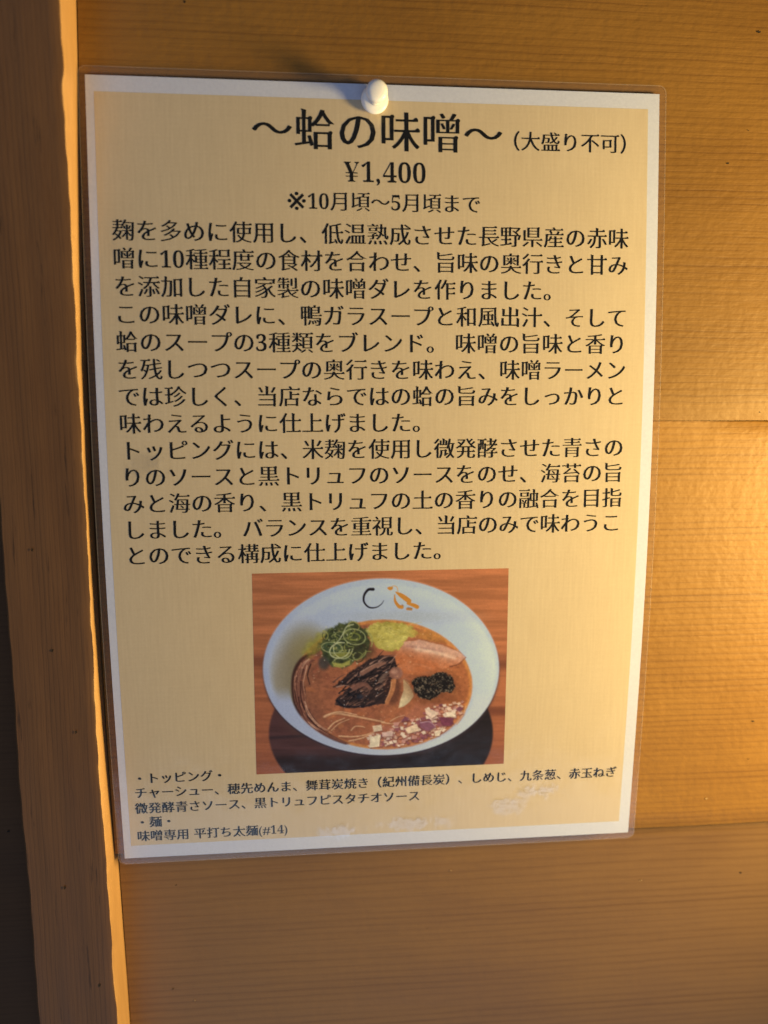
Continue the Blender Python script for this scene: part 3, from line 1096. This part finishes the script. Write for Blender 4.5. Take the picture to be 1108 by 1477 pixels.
# small mushrooms and the pale slice
put(ell(592, 500, 34, 60, 14) * 0.55, (60, 34, 30))
put(ell(605, 436, 27, 24, 4), blend(vnoise(14, 14, 80), (120, 76, 66), (158, 110, 98)))
put(0.6 * ell(600, 430, 12, 9, 6), (188, 142, 128))
stroke([(596, 468), (590, 505), (570, 552)], 22, 16, (176, 112, 74), 1, 3)
stroke([(588, 472), (582, 505), (564, 550)], 4, 3, (216, 160, 120), 0.6, 2)
put(poly([(634, 458), (652, 470), (672, 502), (678, 528), (660, 552), (636, 570), (616, 576), (622, 545), (636, 505)], 3), blend(sstep(460, 580, Y), (186, 152, 116), (208, 192, 160)))
stroke([(640, 462), (664, 492), (677, 528), (650, 562)], 3, 2, (140, 90, 62), 0.7, 2)
stroke([(622, 470), (640, 458), (656, 466)], 8, 6, (150, 96, 74), 0.8, 3)
# black truffle sauce, grainy
tr_ = poly([(668, 470), (690, 448), (740, 446), (770, 432), (806, 436), (834, 456), (846, 490), (828, 516), (790, 512), (770, 530), (740, 546), (700, 532), (678, 512)], 4, 8, 91)
grain = rng.random(X.shape)
grain = (grain + np.roll(grain, 1, 0) + np.roll(grain, 1, 1)) / 3
put(tr_, blend(sstep(0.45, 0.85, 0.25 * grain + 0.75 * vnoise(6, 6, 92, 2)), (24, 20, 22), (126, 112, 98)))
put(0.4 * (ell(760, 500, 110, 70, 20) - tr_).clip(0, 1), (96, 52, 36))
# noodles
for k, (p_, w_) in enumerate((([(322, 612), (362, 598), (420, 606), (500, 622), (560, 634)], 11), ([(330, 606), (380, 592), (450, 604)], 7), ([(338, 662), (362, 636), (402, 618)], 8),
                              ([(350, 668), (380, 640), (420, 622)], 5), ([(428, 668), (444, 652), (470, 652), (482, 656)], 6), ([(380, 692), (440, 694), (500, 682), (556, 650)], 7), ([(420, 712), (470, 700), (530, 672)], 7),
                              ([(550, 636), (600, 640), (650, 622)], 6), ([(584, 630), (612, 614), (640, 606)], 5), ([(852, 640), (880, 600), (888, 570)], 7))):
    stroke(p_, w_, w_ * .5, (206, 158, 122), 0.75, 3)
    stroke([(a_, b_ - w_ * .2) for a_, b_ in p_], w_ * .35, w_ * .2, (232, 196, 158), 0.6, 2)
    stroke([(a_, b_ + w_ * .6) for a_, b_ in p_], w_ * .25, 1, (112, 62, 44), 0.5, 2)
# chopped red onion
put(poly([(500, 700), (520, 650), (600, 640), (640, 600), (690, 560), (780, 560), (860, 570), (876, 610), (830, 660), (780, 690), (700, 725), (600, 745), (520, 735)], 18, 14, 95) * 0.5, (170, 104, 92))
spots = []
for k in range(2600):
    x_, y_ = rng.uniform(495, 880), rng.uniform(550, 745)
    if ((x_ - 556) / 345) ** 2 + ((y_ - 486) / 250) ** 2 > 1:
        continue
    if y_ < 735 - 0.46 * (x_ - 480) - 32 + 14 * math.sin(x_ / 21) or (y_ < 630 and x_ < 620):
        continue
    if any(abs(x_ - a_) + abs(y_ - b_) < 15 for a_, b_ in spots):
        continue
    spots.append((x_, y_))
    s_ = rng.uniform(7, 15)
    a_ = rng.uniform(0, 3.14)
    q = []
    for m_ in range(4):
        an = a_ + m_ * 1.571 + rng.uniform(-0.3, 0.3)
        q.append((x_ + s_ * math.cos(an) * rng.uniform(0.8, 1.25), y_ + s_ * math.sin(an) * 0.75))
    c_ = [(216, 190, 180), (196, 140, 134), (226, 206, 192), (120, 66, 86), (204, 162, 146), (148, 84, 98), (214, 184, 168), (188, 120, 96)][int(rng.integers(8))]
    put(poly([(a2 + 2, b2 + 4) for a2, b2 in q], 3) * 0.55, (96, 48, 46))
    put(poly(q, 2.2) * 0.95, c_)
    if rng.random() < 0.45:
        stroke([q[0], q[1]], 3.2, 2, [(120, 66, 86), (240, 224, 214), (150, 92, 112)][int(rng.integers(3))], 0.8, 1.6)
for q, c_ in (([(502, 694), (545, 685), (540, 735), (502, 740)], (224, 208, 186)), ([(512, 650), (548, 644), (552, 668), (518, 674)], (214, 190, 168)), ([(550, 676), (596, 672), (592, 692), (552, 694)], (206, 172, 168)),
              ([(700, 632), (745, 628), (768, 652), (735, 672), (705, 655)], (134, 82, 108)), ([(775, 612), (838, 616), (830, 648), (795, 650)], (120, 58, 84)), ([(805, 592), (846, 590), (846, 612), (808, 612)], (222, 202, 184)),
              ([(722, 578), (752, 582), (778, 600), (750, 618), (726, 600)], (218, 190, 176)), ([(640, 660), (690, 640), (700, 668), (655, 682)], (224, 196, 172)), ([(760, 672), (790, 664), (782, 690), (764, 692)], (226, 206, 186))):
    put(poly([(a2 + 2, b2 + 4) for a2, b2 in q], 3) * 0.5, (90, 46, 46))
    put(poly(q, 2.5), c_)
stroke([(705, 636), (740, 632), (764, 650)], 3, 2, (196, 170, 190), 0.8, 2)
# fine food texture over everything in the bowl
tex = 1 + 0.26 * (vnoise(12, 10, 201, 3) - 0.5) + 0.08 * (vnoise(4, 4, 203, 2) - 0.5)
IMG = IMG * (1 + (tex - 1) * soup)[..., None]
for k in range(260):
    x_, y_ = rng.uniform(215, 900), rng.uniform(240, 735)
    sz = rng.uniform(1.2, 3.2)
    put(0.3 * soup * ell(x_, y_, sz * 1.3, sz, 1.5), [(232, 180, 130), (84, 44, 36), (236, 210, 180), (206, 128, 76)][k % 4])
# rim in front stays clean
front = bowl * (1 - ell(556, 482, 372, 268, 4)) * sstep(480, 560, Y)
put(front, blend(sstep(150, 900, X), (160, 172, 210), (186, 196, 214)))
# brush-drawn circle and the golden bird
stroke([(514, 109), (494, 111), (478, 132), (478, 158), (498, 178), (526, 178), (546, 166), (556, 152)], 11, 1.2, (26, 20, 26), 1, 1.6)
GO = (196, 128, 46)


def sc(px, py):      # logo zoom coordinates -> painting coordinates
    return ((510 + px / 11.08) - 350) * 2.77, ((835 + py / 11.08) - 810) * 2.77


stroke([sc(515, 140), sc(555, 148), sc(590, 135)], 4, 4, GO, 1, 1.5, 14)
stroke([sc(560, 125), sc(620, 108), sc(662, 135), sc(676, 190)], 3, 4, (206, 160, 100), 0.9, 1.5)
stroke([sc(645, 205), sc(740, 262), sc(855, 340)], 5, 18, GO, 1, 1.6, 17)
stroke([sc(625, 245), sc(632, 340), sc(690, 420), sc(740, 432)], 3, 14, GO, 1, 1.6, 12)
stroke([sc(830, 378), sc(920, 402), sc(985, 432)], 8, 15, GO, 1, 1.6, 14)
stroke([sc(825, 462), sc(890, 466)], 9, 9, (180, 120, 60), 1, 1.8)
stroke([sc(745, 398), sc(765, 415)], 4, 4, (130, 100, 70), 0.7, 1.6)
stroke([sc(835, 440), sc(900, 452)], 4, 4, (110, 90, 80), 0.6, 1.6)
# print grain
gr = rng.normal(0, 1, X.shape)
gr = (gr + np.roll(gr, 1, 0) * 0.5 + np.roll(gr, 1, 1) * 0.5)
IMG = IMG * (1 + 0.014 * gr[..., None])
IMG = np.clip(IMG, 3, 250)
lum = IMG.mean(-1, keepdims=True)
IMG = lum + (IMG - lum) * 0.90
PHOTO_GAIN = np.array([1.10, 1.22, 1.46])
IMG[1:-1, 1:-1] = 0.5 * IMG[1:-1, 1:-1] + 0.125 * (IMG[:-2, 1:-1] + IMG[2:, 1:-1] + IMG[1:-1, :-2] + IMG[1:-1, 2:])
rgb = np.clip(lin(IMG) * PHOTO_GAIN, 0, 0.92)

mmx = 54.3 + (154.0 - 54.3) * gu + (-0.6 + 1.2 * gu) * gv
mmy = 179.3 + (262.3 - 179.3) * gv
PV = P(mmx.ravel(), mmy.ravel(), 0.00006)
W_ = GX + 1
idx = np.arange((GX + 1) * (GY + 1)).reshape(GY + 1, GX + 1)
quads = np.stack([idx[:-1, :-1], idx[1:, :-1], idx[1:, 1:], idx[:-1, 1:]], -1).reshape(-1, 4)
me = bpy.data.meshes.new('printed_photo')
me.vertices.add(len(PV))
me.vertices.foreach_set('co', PV.ravel())
me.loops.add(quads.size)
me.loops.foreach_set('vertex_index', quads.ravel())
me.polygons.add(len(quads))
me.polygons.foreach_set('loop_start', np.arange(0, quads.size, 4))
me.update(calc_edges=True)
at = me.color_attributes.new('print', 'FLOAT_COLOR', 'POINT')
at.data.foreach_set('color', np.concatenate([rgb.reshape(-1, 3), np.ones((rgb.shape[0] * rgb.shape[1], 1))], 1).ravel())
photo_m, nt, b = mat('photo_print')
vc = N(nt, 'ShaderNodeAttribute', attribute_name='print')
nt.links.new(vc.outputs['Color'], b.inputs['Base Color'])
b.inputs['Roughness'].default_value = 0.8
b.inputs['Specular IOR Level'].default_value = 0.1
me.materials.append(photo_m)
po = bpy.data.objects.new('printed_photo', me)
col.objects.link(po)
po.parent = menu
po['label'] = 'printed photo of a white bowl of ramen on a dark tray'

# ------------------------------------------------------------------ push pin
pin_m, nt, b = mat('white_plastic')
b.inputs['Base Color'].default_value = (0.84, 0.84, 0.90, 1)
b.inputs['Roughness'].default_value = 0.22
b.inputs['Subsurface Weight'].default_value = 0.12
b.inputs['Subsurface Radius'].default_value = (0.002, 0.0015, 0.0012)
b.inputs['Subsurface Scale'].default_value = 0.5
nz = N(nt, 'ShaderNodeTexNoise', inp={'Scale': 500.0})
bp = N(nt, 'ShaderNodeBump', inp={'Distance': 0.00002})
nt.links.new(nz.outputs[0], bp.inputs['Height'])
nt.links.new(bp.outputs[0], b.inputs['Normal'])
steel_m, nt, b = mat('steel')
b.inputs['Metallic'].default_value = 1
b.inputs['Roughness'].default_value = 0.25
b.inputs['Base Color'].default_value = (0.6, 0.6, 0.6, 1)


def lathe(name, prof, material, parent, n=48):
    V, F = [], []
    for r_, z_ in prof:
        for k in range(n):
            a = 6.28318 * k / n
            V.append((r_ * math.cos(a), r_ * math.sin(a), z_))
    for j in range(len(prof) - 1):
        for k in range(n):
            a, c = j * n + k, j * n + (k + 1) % n
            F.append((a, c, c + n, a + n))
    F.append(tuple(range(n - 1, -1, -1)))
    F.append(tuple(range((len(prof) - 1) * n, len(prof) * n)))
    return mesh(name, V, F, material, parent, smooth=True)


pin = root('push_pin')
PIN = P(101.9, 6.2, 0.0006)
pin.matrix_world = WALL @ Matrix.Translation((float(PIN[0]), float(PIN[1]), float(PIN[2]))) @ Matrix.Rotation(math.radians(2), 4, 'X') @ Matrix.Rotation(math.radians(1), 4, 'Y')
tag(pin, 'white plastic push pin stuck through the top edge of the menu sheet', 'push pin')
lathe('pin_flange', [(0.0001, 0.0), (0.0034, 0.0001), (0.0044, 0.0006), (0.0049, 0.0014), (0.0050, 0.0019), (0.0046, 0.0024), (0.0036, 0.0027), (0.0029, 0.0029), (0.0024, 0.0032)], pin_m, pin)
lathe('pin_grip', [(0.0026, 0.0030), (0.0020, 0.0038), (0.0018, 0.0052), (0.0018, 0.0066), (0.0021, 0.0078), (0.0030, 0.0084)], pin_m, pin)
lathe('pin_head', [(0.0028, 0.0081), (0.0034, 0.0084), (0.00375, 0.0090), (0.0039, 0.0097), (0.0038, 0.0104), (0.0033, 0.0110), (0.0024, 0.0114), (0.0012, 0.0116), (0.0001, 0.01165)], pin_m, pin)
lathe('pin_needle', [(0.0001, -0.010), (0.0005, -0.008), (0.0005, 0.001)], steel_m, pin, 16)
